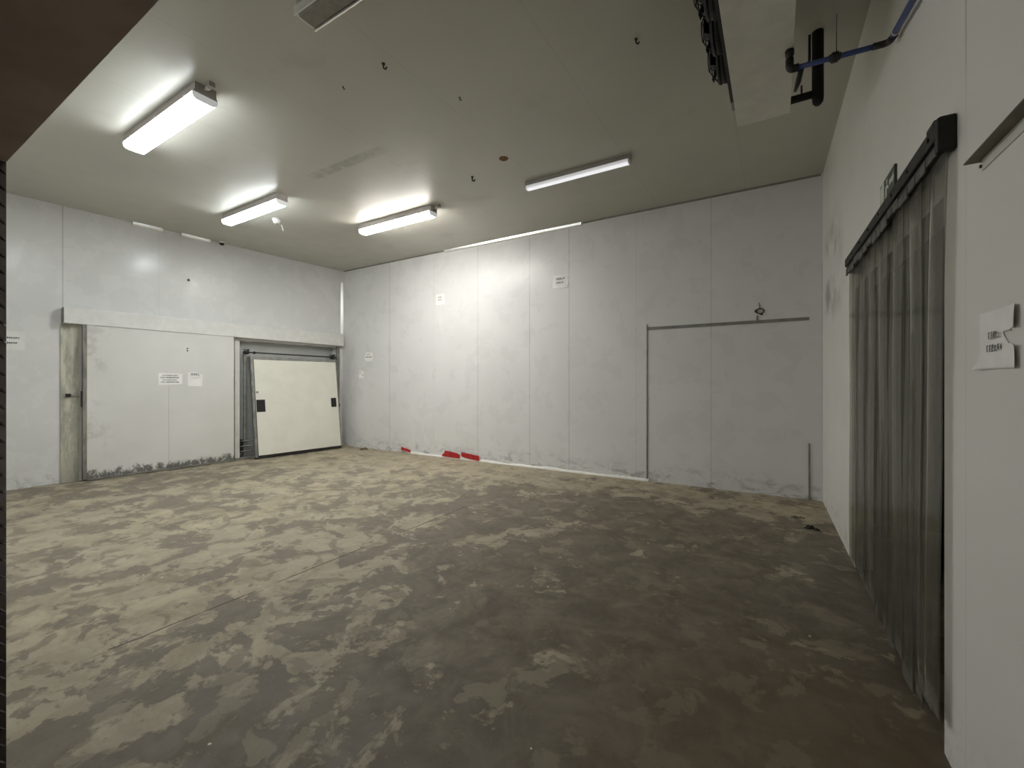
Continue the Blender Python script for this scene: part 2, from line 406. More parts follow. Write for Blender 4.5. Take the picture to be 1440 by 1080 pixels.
# the passage in which the viewer stands
bm = BM(); add_box(bm, (XJ - 0.11, -2.6, ZL), (rx(-2.6) - 0.02, YF, ZL + 0.12))
struct('trim_1', bm, M['soffit'], 'dark brown lintel over the near doorway', 'lintel')
bm = BM(); add_box(bm, (XJ - 0.11, -2.6, 0), (XJ, YF, ZL))
# raised lozenges of the tread plate
for i in range(46):
    for j in range(5):
        for s in (-1, 1):
            y = YF - 0.012 - j * 0.052 - (0.026 if s > 0 else 0); z = 0.02 + i * 0.052 - (0.026 if s > 0 else 0)
            if z < 0.02 or z > ZL - 0.02: continue
            mt = Matrix.Translation((XJ + 0.0005, y, z)) @ Matrix.Rotation(s * math.radians(45), 4, 'X')
            vs = [bm.verts.new(mt @ Vector(p)) for p in ((0, -.017, 0), (0, 0, -.005), (0, .017, 0), (0, 0, .005), (.0042, -.007, 0), (.0042, .007, 0))]
            for f in ((0, 1, 4), (1, 5, 4), (1, 2, 5), (2, 3, 5), (3, 4, 5), (3, 0, 4)):
                bm.faces.new([vs[k] for k in f])
struct('trim_2', bm, M['tread'], 'door jamb clad in dark tread plate', 'jamb')
bm = BM(); add_box(bm, (XJ - 0.2, -2.72, 0), (rx(-2.6) + 0.12, -2.6, ZL + 0.12))
struct('wall_passage', bm, M['dark_wall'], 'dark end wall of the near passage', 'wall')
# the unlit store behind the strip curtain
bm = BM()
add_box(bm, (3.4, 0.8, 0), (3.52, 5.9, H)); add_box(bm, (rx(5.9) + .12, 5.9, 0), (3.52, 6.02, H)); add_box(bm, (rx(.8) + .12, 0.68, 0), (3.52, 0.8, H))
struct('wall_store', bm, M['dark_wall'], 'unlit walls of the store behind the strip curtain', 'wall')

# trims: ceiling coves, corner strip, sealant at the floor, flashing of the blanked-off doorway
bm = BM(); add_extrude(bm, [(YB, H), (YB - .042, H), (YB - .034, H - .034), (YB - .02, H - .046), (YB, H - .05)], 0, -5.62, -2.72)
struct('trim_3', bm, M['bright_trim'], 'thin white cove strip along back wall top', 'trim')
bm = BM(); add_extrude(bm, [(YB, H), (YB - .02, H), (YB, H - .02)], 0, -8.7, -5.64); add_extrude(bm, [(YB, H), (YB - .02, H), (YB, H - .02)], 0, -2.70, .48)
struct('trim_4', bm, M['grey_trim'], 'grey bead where back wall meets ceiling', 'trim')
for k, (y0, y1) in enumerate(((2.82, 3.22), (3.48, 3.92))):
    bm = BM()
    add_extrude(bm, [(0, 0), (.062, 0)] + [(.055 * math.cos(a), -.032 - .03 * math.sin(a)) for a in [i * PI / 2 / 6 for i in range(7)]], 1, y0, y1)
    for v in bm.verts: v.co.x += lx(v.co.y); v.co.z += H
    struct(('trim_5', 'trim_11')[k], bm, M['bright_trim'], ('shiny cove piece above the left wall, nearer the doorway', 'shiny cove piece above the left wall, beside the dome camera')[k], 'trim')
bm = BM()
c0 = lx(YB)
add_extrude(bm, [(c0, YB), (c0 + .04, YB), (c0 + .03, YB - .02), (c0 + .012, YB - .034), (c0, YB - .05)], 2, 2.62, 3.84)
struct('trim_6', bm, M['bright_trim'], 'white strip in the far corner above the track cover', 'trim')
# lumpy white sealant bead along the foot of the back wall
bm = BM(); rows = []
xs = [-6.62 + i * 0.06 for i in range(84)]
for x in xs:
    hgt = 0.030 + 0.012 * math.sin(x * 7.1) * math.sin(x * 3.3) + random.uniform(-.004, .006); d = 0.028 + random.uniform(-.004, .006)
    rows.append([bm.verts.new((x, YB, 0)), bm.verts.new((x, YB - d, 0)), bm.verts.new((x, YB - d * .8, hgt * .6)), bm.verts.new((x, YB - .008, hgt)), bm.verts.new((x, YB, hgt + .006))])
for a, b in zip(rows, rows[1:]):
    for k in range(4): bm.faces.new((a[k], b[k], b[k + 1], a[k + 1]))
bm.faces.new(rows[0]); bm.faces.new(rows[-1][::-1])
bmesh.ops.recalc_face_normals(bm, faces=bm.faces)
struct('baseboard_back', bm, M['sealant'], 'lumpy white sealant bead at foot of back wall', 'baseboard')
bm = BM(); add_box(bm, (-1.66, YB - .012, 2.285), (0.36, YB, 2.325))
struct('trim_7', bm, M['grey_trim'], 'grey flashing over the blanked-off doorway', 'trim')
bm = BM(); add_box(bm, (-1.676, YB - .014, 0), (-1.662, YB, 2.37))
struct('trim_8', bm, M['grey_metal'], 'upright edge strip of the blanked-off doorway', 'trim')
bm = BM(); add_box(bm, (0.352, YB - .012, 0), (0.37, YB, 0.72))
struct('trim_9', bm, M['grey_metal'], 'short grey strip at the right of blanked-off doorway', 'trim')
bm = BM(); add_box(bm, (0.482, YB - .018, 0), (rx(YB), YB, 3.0))
struct('trim_10', bm, M['white_trim'], 'corner angle between back and right walls', 'trim')

# ------------------------------------------------------------------ left wall: sliding door, track cover, frame strips
A = math.atan(0.0596)               # the left wall's skew
def LW(d, y, z): return (lx(y) + d, y, z)
def lbox(bm, y0, y1, z0, z1, d0, d1, bevel=0.0):
    """a box standing off the left wall by d0..d1"""
    mt = Matrix.Translation((lx(y0), y0, 0)) @ Matrix.Rotation(-A, 4, 'Z')
    add_box(bm, (d0, 0, z0), (d1, (y1 - y0) / math.cos(A), z1), mt, bevel)
L = thing('door_1', 'large dirty white sliding door with two notices on it', 'door', LW(.1, 3.3, 0))
L['kind'] = 'structure'
bm = BM(); lbox(bm, 2.265, 4.29, 0.025, 2.40, 0.05, 0.13, 0.006); obj('leaf', bm, M['door'], L)
bm = BM(); lbox(bm, 2.225, 2.264, 0.02, 2.40, 0.045, 0.125, 0.004); obj('edge_seal', bm, M['door_edge'], L)
bm = BM(); lbox(bm, 2.265, 4.30, 0.008, 0.03, 0.05, 0.15); obj('bottom_rail', bm, M['grey_metal'], L)
bm = BM(); lbox(bm, 2.212, 2.224, 1.12, 1.36, 0.05, 0.115, 0.004); obj('latch_plate', bm, M['dark_metal'], L)
bm = BM(); lbox(bm, 4.291, 4.305, 0.03, 2.40, 0.05, 0.135, 0.002); obj('edge_strip', bm, M['grey_metal'], L)
bm = BM()
for z in (2.075, 2.035): lbox(bm, 3.535, 3.555, z, z + .02, 0.13, 0.137)
obj('bolt', bm, M['dark_metal'], L)

t = thing('track_cover', 'long white box cover above the sliding door', 'track cover', LW(0, 4.3, 2.33))
bm = BM(); lbox(bm, 2.02, 6.62, 2.365, 2.60, 0.001, 0.145, 0.004)
for v in bm.verts:                                       # the box hangs a little lower at its far end, as mounted
    k = (v.co.y - 2.02) / 4.6
    if v.co.z < 2.5: v.co.z -= 0.03 * k
obj('cover', bm, M['coated_white'], t)
bm = BM(); lbox(bm, 2.016, 2.02, 2.37, 2.596, 0.002, 0.142); obj('end_plate', bm, M['grey_trim'], t)

bm = BM(); lbox(bm, 2.005, 2.20, 0.0, 2.36, 0.0, 0.02, 0.003)
tag(obj('frame_strip', bm, M['seal']), 'yellowed stained upright strip left of the sliding door', 'frame strip')
t = thing('door_switch', 'small black switch box with thin cable on the stained strip', 'switch', LW(.02, 2.08, 1.30))
bm = BM(); lbox(bm, 2.055, 2.11, 1.275, 1.325, 0.02, 0.055, 0.005); obj('switch_box', bm, M['black'], t)
bm = BM(); add_tube(bm, [LW(.03, 2.10, 1.30), LW(.028, 2.14, 1.288), LW(.03, 2.18, 1.275), LW(.035, 2.205, 1.28)], .004, 6); obj('cable', bm, M['grey_trim'], t)

# the blanked opening right of the sliding door: casings, low bumper rails
for (y0, y1, d, mat, lab) in ((4.33, 4.43, .035, 'white_trim', 'white casing board beside the sliding door edge'),
                              (6.50, 6.58, .04, 'grey_metal', 'grey casing board right of the leaning panel')):
    bm = BM(); lbox(bm, y0, y1, 0, 2.32, 0, d, .003)
    tag(obj('casing_board', bm, M[mat]), lab, 'casing board', None)
t = thing('bumper_rail', 'three low grey rails on the wall between sliding door and leaning panel', 'rail', LW(0, 4.7, .1))
for z in (.15, .25, .35):
    bm = BM(); add_tube(bm, [LW(.045, 4.44, z), LW(.045, 5.6, z)], .012, 8); obj('rail', bm, M['grey_metal'], t)
for y in (4.455, 5.3):
    bm = BM(); lbox(bm, y, y + .03, .12, .38, -.119, .045); obj('bracket', bm, M['dark_metal'], t)
bm = BM(); lbox(bm, 4.335, 4.60, 0.0, 0.04, .005, .09, .004)
tag(obj('floor_sill', bm, M['grey_metal']), 'short dirty metal sill on floor between door and leaning panel', 'sill')

# guide rails, the rod on top, and the panel that leans on them
for (y, z1, lab) in ((4.50, 2.10, 'left upright guide rail behind the leaning panel'), (6.42, 2.14, 'right upright guide rail behind the leaning panel')):
    bm = BM()
    mt = Matrix.Translation((lx(y), y, 0)) @ Matrix.Rotation(-A, 4, 'Z')
    for lo, hi in (((0.0, 0, 0.0), (.03, .006, z1)), ((.024, 0, 0), (.03, .05, z1)), ((0.0, .044, 0), (.03, .05, z1))):
        add_box(bm, lo, hi, mt)
    tag(obj('guide_rail', bm, M['grey_metal']), lab, 'guide rail')
t = thing('roller_rod', 'dark horizontal rod with pulleys above the leaning panel', 'rod', LW(.05, 5.45, 2.06))
bm = BM(); add_tube(bm, [LW(.065, 4.47, 2.08), LW(.065, 6.47, 2.065)], .013, 10); obj('rod', bm, M['dark_metal'], t)
for y, z in ((4.53, 2.08), (6.365, 2.065)):
    bm = BM(); add_tube(bm, [LW(.065, y - .03, z), LW(.065, y - .028, z), LW(.065, y - .008, z), LW(.065, y + .01, z), LW(.065, y + .03, z)], [.040, .043, .024, .043, .040], 18); obj('pulley', bm, M['dark_metal'], t)
    bm = BM(); lbox(bm, y + .035, y + .05, z - .035, z + .06, 0.031, .09); lbox(bm, y - .055, y + .05, z + .045, z + .055, .031, .09); obj('bracket', bm, M['dark_metal'], t)
bm = BM(); lbox(bm, 4.66, 4.70, 2.05, 2.10, .045, .085, .006); obj('collar', bm, M['black'], t)

PL = thing('door_panel', 'cream door panel in a grey frame leaning on the left wall', 'panel', LW(.3, 5.5, 0.0))
# local frame of the leaning panel: u along the wall, w up the slope, n out of its face
p0 = Vector(LW(.29, 4.575, 0.012)); p1 = Vector(LW(.36, 6.385, 0.012)); q0 = Vector(LW(.045, 4.545, 2.0))
U = (p1 - p0).normalized(); W = (q0 - p0 - (q0 - p0).dot(U) * U).normalized(); Nn = U.cross(W).normalized()
if Nn.x < 0: Nn = -Nn
PW = (p1 - p0).length; PHt = (q0 - p0).length
PM = Matrix(((U.x, W.x, Nn.x, p0.x), (U.y, W.y, Nn.y, p0.y), (U.z, W.z, Nn.z, p0.z), (0, 0, 0, 1)))
def pbox(bm, u0, u1, w0, w1, n0, n1, bevel=0.0): add_box(bm, (u0, w0, n0), (u1, w1, n1), PM, bevel)
bm = BM(); pbox(bm, .055, PW - .02, .05, PHt - .06, -.02, .032, .004); obj('board', bm, M['cream'], PL)
bm = BM(); pbox(bm, 0, .05, .02, PHt, -.03, .03, .003); pbox(bm, PW - .018, PW, .02, PHt, -.03, .03, .002); pbox(bm, .05, PW - .018, PHt - .055, PHt, -.03, .03, .003)
obj('frame', bm, M['grey_metal'], PL)
bm = BM(); pbox(bm, .05, .056, .05, PHt - .055, -.02, .035); obj('edge_gasket', bm, M['rubber'], PL)
bm = BM(); pbox(bm, 0, PW, 0.0, .035, -.03, .02, .004); obj('bottom_seal', bm, M['rubber'], PL)
for u, w, w0, w1 in ((.065, .16, .90, 1.14), (PW - .19, .12, .93, 1.13)):
    bm = BM(); pbox(bm, u, u + w, w0, w1, .030, .042, .003)
    h = obj('handle_recess', bm, M['black'], PL)
    bm = BM(); pbox(bm, u + .02, u + w - .02, w0 + .05, w0 + .07, .042, .05); obj('grip', bm, M['rubber'], h)
bm = BM(); add_tube(bm, [PM @ Vector((.09, 1.29, .03)), PM @ Vector((.09, 1.29, .05))], .022, 12); obj('knob', bm, M['grey_metal'], PL)
bm = BM(); pbox(bm, PW, PW + .03, .93, 1.0, -.02, .02, .004); obj('latch', bm, M['black'], PL)

# ------------------------------------------------------------------ notices
def glyph_rows(bm, rows, P, thick):
    """rows of small dark letter-like strokes: (u0, u1, w0, w1); P maps (u, w, n) to the world"""
    rnd = random.Random(3)
    for (u0, u1, w0, w1) in rows:
        hgt = w1 - w0; u = u0
        while u < u1 - hgt * .3:
            gw = hgt * rnd.uniform(.55, .8); s = hgt * .2
            parts = [((rnd.uniform(0, .2) * gw, gw * rnd.uniform(.75, 1)), (hgt * q, hgt * q + s)) for q in (0.0, .27, .54, .8) if rnd.random() < .8]
            parts += [((gw * q, gw * q + s), (hgt * rnd.uniform(0, .3), hgt * rnd.uniform(.7, 1))) for q in (0.0, .4, .75) if rnd.random() < .7]
            for (a, b), (c, d) in parts:
                q = [P(u + a, w0 + c, 0), P(u + b, w0 + c, 0), P(u + b, w0 + d, 0), P(u + a, w0 + d, 0)]
                bm.faces.new([bm.verts.new(p) for p in q])
            u += gw + hgt * .18
def sheet(bm, outline, P, thick=0.0012, curl=None):
    """a sheet cut to an outline in its own (u, w), laid on a wall by P, with thickness"""
    n = len(outline)
    f = [bm.verts.new(P(u, w, thick + (curl(u, w) if curl else 0))) for u, w in outline]
    b = [bm.verts.new(P(u, w, (curl(u, w) if curl else 0))) for u, w in outline]
    fs = [bm.faces.new(f), bm.faces.new(b[::-1])]
    for i in range(n): fs.append(bm.faces.new((f[i], b[i], b[(i + 1) % n], f[(i + 1) % n])))
    bmesh.ops.recalc_face_normals(bm, faces=fs)
def on_back(x0, z0, d=0.0): return lambda u, w, n: (x0 + u, YB + .001 - d - n, z0 + w)
def on_left(y0, z0, d=0.0): return lambda u, w, n: LW(d + n, y0 + u, z0 + w)
def on_right(y0, z0, d=0.0): return lambda u, w, n: (rx(y0 - u) - d - n, y0 - u, z0 + w)
def notice(label, outline, P, rows, mat='paper', curl=None, up=.0026, name='notice', cat='notice'):
    o = P(0, 0, 0); t = thing(name, label, cat, o)
    bm = BM(); sheet(bm, outline, P, curl=curl); obj('sheet', bm, M[mat], t)
    for row in rows:
        bm = BM(); glyph_rows(bm, [row], lambda u, w, n: P(u, w, up), 0); obj('text_line', bm, M['ink'], t)
    return t
R4 = lambda w, h: [(0, 0), (w, 0), (w, h), (0, h)]
notice('white two-line notice high on the back wall', R4(.225, .215), on_back(-5.86, 3.045), [(.06, .165, .135, .165), (.06, .165, .085, .115)])
t = notice('shiny laminated notice with glare on the back wall', [(0, .02), (.27, 0), (.285, .03), (.30, .22), (.0, .235)], on_back(-3.25, 3.075), [(.075, .215, .145, .18), (.07, .205, .085, .115)], 'laminate',
       curl=lambda u, w: .008 if (u > .25 and w < .1) else 0.0, up=.009)
bm = BM(); P = on_back(-3.25, 3.075, .004); sheet(bm, [(.08, .005), (.26, .0), (.30, .075), (.275, .06), (.23, .03), (.17, .045), (.13, .03), (.09, .05)], P, curl=lambda u, w: .006 + w * .1)
obj('curled_film', bm, M['laminate'], t)
notice('small dim notice on the back wall near the far corner', [(0, .05), (.05, .01), (.12, 0), (.26, .02), (.26, .2), (.03, .21)], on_back(-7.98, 1.96), [(.08, .19, .145, .17), (.035, .24, .085, .115)])
notice('faded scrap of paper below the dim corner notice', [(0, 0), (.16, .01), (.17, .16), (.02, .19)], on_back(-8.18, 1.58), [(.03, .08, .12, .14), (.10, .16, .07, .09)], 'paper')
notice('notice at the near end of the left wall by the jamb', R4(.36, .26), on_left(1.30, 1.945), [(.06, .31, .155, .18), (.06, .29, .085, .11)], 'old_paper')
notice('four-line laminated notice on the sliding door', [(0, 0), (.33, .01), (.335, .19), (.0, .20)], on_left(3.13, 1.45, .131), [(.05, .27, .152, .168), (.025, .29, .112, .134), (.05, .25, .075, .09), (.03, .28, .036, .056)], 'paper')
t = notice('torn notice on the sliding door right of the four-line one', [(0, .0), (.22, -.01), (.23, .20), (.12, .24), (.0, .235)], on_left(3.54, 1.43, .131), [], 'paper')
bm = BM(); P = on_left(3.54, 1.43, .134); sheet(bm, [(.03, .215), (.06, .15), (.13, .13), (.19, .17), (.17, .235), (.06, .245)], P, curl=lambda u, w: .004 + .08 * max(0, .2 - w)); fl = obj('torn_flap', bm, M['laminate'], t)
bm = BM(); glyph_rows(bm, [(.05, .165, .185, .222)], on_left(3.54, 1.43, .146), 0); obj('text_line', bm, M['ink'], fl)

# the big sheet on the right wall, torn at its right edge and peeling at two corners
t = thing('notice', 'torn white notice on the near right wall, two printed lines', 'notice', on_right(2.07, 1.54)(0, 0, 0))
P = on_right(2.07, 1.54)
nu, nw = 40, 30; SW, SH = 0.262, 0.187
bm = BM(); grid = {}
def lift(u, w):
    a = max(0, (u / SW - .80) / .2); e = .010 * a * a
    b = max(0, 1 - math.hypot(u, w) / .05); e += .016 * b * b
    return e + .0018 * math.sin(u * 40) * math.sin(w * 33 + 1)
for i in range(nu + 1):
    for j in range(nw + 1):
        u = SW * i / nu; w = SH * j / nw
        grid[i, j] = bm.verts.new(P(u - (.012 * (1 - j / 8) * (1 - i / 3) if (i < 3 and j < 8) else 0), w, .002 + abs(lift(u, w))))
for i in range(nu):
    for j in range(nw):
        uu, ww = (i + .5) / nu, (j + .5) / nw
        # the tear: a notch that reaches in from the right edge
        edge = .66 + (.585 - ww) / .185 * .14
        if uu > edge and .40 - (uu - .80) * .2 < ww < .585 + (uu - .66) * .19: continue
        f = bm.faces.new((grid[i, j], grid[i + 1, j], grid[i + 1, j + 1], grid[i, j + 1])); f.smooth = True
for v in [v for v in bm.verts if not v.link_faces]: bm.verts.remove(v)
o = obj('sheet', bm, M['paper'], t); md = o.modifiers.new('thickness', 'SOLIDIFY'); md.thickness = .0008
for row in ((.082, .146, .097, .119), (.070, .165, .056, .078)):
    bm = BM(); glyph_rows(bm, [row], lambda u, w, n: P(u, w, .0075), 0); obj('text_line', bm, M['ink'], t)

# ------------------------------------------------------------------ red tape at the foot of the back wall
for (lab, out, x, z) in (('smallest red tape piece, alone near a panel joint', [(0, .06), (.03, .055), (.27, .02), (.275, .075), (.0, .125)], -6.80, 0.0),
                         ('larger red tape strip, left of the close pair', [(0, .055), (.0, .025), (.42, .015), (.45, .02), (.445, .09), (.38, .115), (.07, .145), (.06, .10)], -5.67, 0.0),
                         ('larger red tape strip, right of the close pair', [(.02, .06), (.15, .035), (.42, .012), (.425, .105), (.0, .145), (.0, .08)], -5.19, 0.0)):
    bm = BM(); sheet(bm, out, on_back(x, z, .034), .002)
    tag(obj('red_tape', bm, M['red_tape']), lab, 'tape', 'red tape pieces at the foot of the back wall')

# ------------------------------------------------------------------ ceiling lamps
def lamp(label, x0, x1, y, mat, w=0.16, hh=0.085, hl=0.06, gland=True, clips=True, group='ceiling lamps'):
    xm = (x0 + x1) / 2
    t = thing('ceiling_lamp', label, 'lamp', (xm, y, H - hh - hl), group)
    a = w * .44
    bm = BM(); add_extrude(bm, [(y - a, H), (y + a, H), (y + a, H - hh * .8), (y + a + .012, H - hh), (y - a - .012, H - hh), (y - a, H - hh * .8)], 0, x0, x1)
    obj('housing', bm, M['pvc_white'], t)
    z0 = H - hh; b = w / 2
    prof = [(y - b, z0), (y + b, z0), (y + b, z0 - hl * .45), (y + b * .93, z0 - hl * .75), (y + b * .72, z0 - hl * .97), (y + b * .4, z0 - hl), (y - b * .4, z0 - hl), (y - b * .72, z0 - hl * .97), (y - b * .93, z0 - hl * .75), (y - b, z0 - hl * .45)]
    bm = BM(); add_extrude(bm, prof, 0, x0 + .022, x1 - .022); obj('diffuser', bm, M[mat], t)
    for xa, xb in ((x0 + .010, x0 + .0215), (x1 - .0215, x1 - .010)):
        bm = BM(); add_extrude(bm, [(y + (p - y) * 1.02, z0 - (z0 - q) * 1.02) for p, q in prof], 0, xa, xb); obj('end_cap', bm, M['cap_cool' if 'lit' in M[mat].name[:4] else 'white_plastic'], t)
    if clips:
        for s in (-1, 1):
            for k in (.12, .5, .88):
                xc = x0 + (x1 - x0) * k
                bm = BM(); add_box(bm, (xc - .012, y + s * (b + .001) - .003, z0 - .018), (xc + .012, y + s * (b + .001) + .003, z0 + .012)); obj('clip', bm, M['white_plastic'], t)
    if gland:
        bm = BM(); add_tube(bm, [(x1, y, H - .03), (x1 + .03, y, H - .03), (x1 + .032, y, H - .03), (x1 + .07, y, H - .03)], [.013, .013, .02, .02], 10)
        obj('cable_gland', bm, M['white_plastic'], t)
        bm = BM(); add_box(bm, (x1 + .07, y - .026, H - .045), (x1 + .115, y + .026, H), None, .006); obj('junction_box', bm, M['pvc_white'], t)
    return t
lamp('large bright white ceiling lamp, nearest the doorway lintel', -5.88, -4.30, 1.865, 'lamp_cool', w=.19)
lamp('lit ceiling lamp over the sliding door, next to the smoke detector', -7.38, -5.86, 3.495, 'lamp_cool', gland=False)
lamp('lit warm white ceiling lamp close to the back wall', -5.92, -4.34, 4.90, 'lamp_warm')
lamp('narrow dim ceiling lamp in front of the bare back wall', -2.81, -1.43, 4.975, 'lamp_dim', w=.085, hh=.05, hl=.045, gland=False, clips=False)
t = lamp('unlit brown ceiling lamp cut off by the top of the view', -2.77, -1.35, 1.81, 'lamp_off', w=.15, gland=False, clips=False)
bm = BM(); add_box(bm, (-2.772, 1.81 + .070, H - .145), (-1.348, 1.81 + .082, H - .085), None, .003); obj('edge_rail', bm, M['bright_trim'], t)  # added shiny strip, stands in for the reflection along the diffuser edge
bm = BM(); add_box(bm, (-2.772, 1.81 - .082, H - .145), (-1.348, 1.81 - .072, H - .085), None, .003); obj('edge_rail', bm, M['white_plastic'], t)  # added pale strip for the lighter look of the opposite edge

t = thing('smoke_detector', 'white round smoke detector beside the far left lamp', 'detector', (-6.85, 3.98, H))
bm = BM(); add_tube(bm, [(-6.85, 3.98, H), (-6.85, 3.98, H - .02), (-6.85, 3.98, H - .022), (-6.85, 3.98, H - .05), (-6.85, 3.98, H - .07)], [.065, .065, .055, .05, .03], 20); obj('body', bm, M['white_plastic'], t)
bm = BM(); add_tube(bm, [(-6.85, 3.98, H - .07), (-6.85, 3.98, H - .09)], [.02, .014], 12); obj('sensor', bm, M['grey_trim'], t)
bm = BM(); add_tube(bm, [(-7.02, 4.16, H), (-7.0, 4.16, H - .02), (-6.985, 4.165, H - .06), (-6.98, 4.17, H - .11)], .007, 8)
tag(obj('cable_stub', bm, M['white_plastic']), 'short white cable end hanging beside the smoke detector', 'cable')
t = thing('dome_camera', 'small white dome camera at the top of the left wall', 'camera', LW(.1, 4.09, H))
c = LW(.10, 4.09, H)
bm = BM(); add_tube(bm, [c, (c[0], c[1], H - .03)], [.05, .048], 18); obj('base', bm, M['white_plastic'], t)
bm = BM(); add_tube(bm, [(c[0], c[1], H - .03 - .042 * math.sin(a)) for a in (0, .4, .8, 1.2, 1.5)], [.042 * math.cos(a) for a in (0, .4, .8, 1.2, 1.5)], 18); obj('dome', bm, M['black'], t)

# screws, hooks and spots on the ceiling
def hook(x, y, s, lab, mat='dark_metal'):
    bm = BM(); add_tube(bm, bend([(x, y, H), (x, y, H - .05 * s), (x + .02 * s, y + .01, H - .065 * s), (x + .035 * s, y + .01, H - .04 * s)], .01 * s, 3), .009 * s, 8)
    add_tube(bm, [(x, y, H), (x, y, H - .006)], .02 * s, 10)
    tag(obj('ceiling_hook', bm, M[mat]), lab, 'hook', 'ceiling hooks')
hook(-2.75, 2.49, .75, 'dark ceiling hook left of middle, in the open ceiling near the unlit lamp')
hook(-3.30, 4.45, .95, 'dark ceiling hook just left of the rust spot')
hook(-0.91, 3.31, .6, 'dark ceiling hook between the cooler unit and the dim lamp')
hook(-2.48, 3.15, .4, 'tiny ceiling screw hook halfway between unlit and dim lamps')
hook(-3.27, 2.50, .35, 'tiny ceiling screw hook between the large lamp and the open ceiling hook')
bm = BM(); add_tube(bm, [(-2.72, 4.28, H), (-2.72, 4.28, H - .008)], [.055, .045], 18)
tag(obj('rust_spot_cap', bm, M['rust']), 'round rusty cap on the ceiling near the dim lamp', 'cap')
# scraps on walls
def torn_bracket():
    t = thing('wall_bracket', 'broken dark bracket above the blanked-off doorway', 'bracket', (-.19, YB, 2.44))
    bm = BM(); add_ring(bm, (-.185, YB - .012, 2.445), .045, .008, 1, 14, 6)
    for v in bm.verts: v.co.z = 2.445 + (v.co.z - 2.445) * .75
    obj('ring', bm, M['dark_metal'], t)
    bm = BM(); add_box(bm, (-.245, YB - .02, 2.43), (-.215, YB, 2.465), None, .005); obj('lug', bm, M['dark_metal'], t)
    bm = BM(); add_box(bm, (-.18, YB - .02, 2.39), (-.15, YB, 2.42), None, .005); obj('lug', bm, M['dark_metal'], t)
    bm = BM(); add_tube(bm, [(-.215, YB - .006, 2.39), (-.22, YB - .006, 2.33)], .007, 6); obj('stub', bm, M['grey_trim'], t)
    bm = BM(); add_tube(bm, [(-.185, YB - .006, 2.485), (-.195, YB - .006, 2.56)], .004, 6); obj('stub', bm, M['grey_trim'], t)
torn_bracket()
bm = BM(); lbox(bm, 3.585, 3.62, 3.295, 3.325, 0, .02); lbox(bm, 3.60, 3.612, 3.32, 3.34, 0, .012)
tag(obj('wall_bolt', bm, M['dark_metal']), 'dark bolt on the left wall high above the sliding door', 'bolt')

# ------------------------------------------------------------------ evaporator unit under the ceiling, pipes
CX0, CX1, CY0, CY1 = -0.259, 0.088, 0.9, 3.83
t = thing('cooler_unit', 'white ceiling cooler unit with black fans along its side', 'cooler', ((CX0 + CX1) / 2, 2.4, 3.5))
bm = BM(); add_box(bm, (CX0 + .03, CY0 + .02, 3.56), (CX1 - .01, CY1 - .02, H - .03), None, .004); obj('casing', bm, M['unit_white'], t)
bm = BM()
vs = [bm.verts.new(p) for p in ((CX0, CY0, 3.5), (CX1, CY0, 3.5), (CX1, CY1, 3.5), (CX0, CY1, 3.5), (CX0 - .004, CY0 - .004, 3.56), (CX1 + .004, CY0 - .004, 3.56), (CX1 + .004, CY1 + .004, 3.56), (CX0 - .004, CY1 + .004, 3.56))]
for f in ((3, 2, 1, 0), (4, 5, 6, 7), (0, 1, 5, 4), (1, 2, 6, 5), (2, 3, 7, 6), (3, 0, 4, 7)): bm.faces.new([vs[i] for i in f])
obj('drip_tray', bm, M['unit_white'], t)
bm = BM(); add_box(bm, (CX0 - .035, CY0 + .06, 3.61), (CX0 + .029, CY1 - .17, H - .05)); obj('fan_panel', bm, M['black'], t)
bm = BM(); add_box(bm, (CX0 - .035, CY1 - .14, 3.62), (CX0 + .028, CY1 - .03, H - .1), None, .004); obj('end_box', bm, M['grey_trim'], t)
for x in (CX0 + .08, CX1 - .07):
    for y in (1.4, 3.3):
        bm = BM(); add_tube(bm, [(x, y, H - .035), (x, y, H)], .012, 8); obj('hanger', bm, M['grey_metal'], t)
FX = CX0 - .035
for yc in (1.42, 1.75, 2.08, 2.41, 2.74, 3.06, 3.38):
    zc = 3.775
    bm = BM(); add_tube(bm, [(FX, yc, zc), (FX - .045, yc, zc)], [.158, .150], 28, cap=False); add_ring(bm, (FX - .045, yc, zc), .150, .008, 0)
    f = obj('fan_ring', bm, M['black'], t); sd = f.modifiers.new('thickness', 'SOLIDIFY'); sd.thickness = .006
    bm = BM(); add_tube(bm, [(FX, yc, zc), (FX - .08, yc, zc), (FX - .10, yc, zc)], [.055, .055, .035], 16); obj('motor', bm, M['black'], f)
    bm = BM()
    for k in range(4):
        a = k * PI / 2 + .3; mt = Matrix.Translation((FX - .03, yc, zc)) @ Matrix.Rotation(a, 4, 'X') @ Matrix.Rotation(.5, 4, 'Z')
        add_box(bm, (-.002, .03, -.045), (.002, .135, .045), mt)
    obj('blades', bm, M['black'], f)
    bm = BM()
    for R, dx in ((.148, .055), (.10, .092), (.055, .115)): add_ring(bm, (FX - dx, yc, zc), R, .004, 0, 28, 6)
    for k in range(8):
        a = 2 * PI * k / 8
        add_tube(bm, [(FX - d, yc + r * math.cos(a), zc + r * math.sin(a)) for d, r in ((.04, .152), (.055, .148), (.092, .10), (.115, .055))], .003, 6)
    obj('guard', bm, M['black'], f)

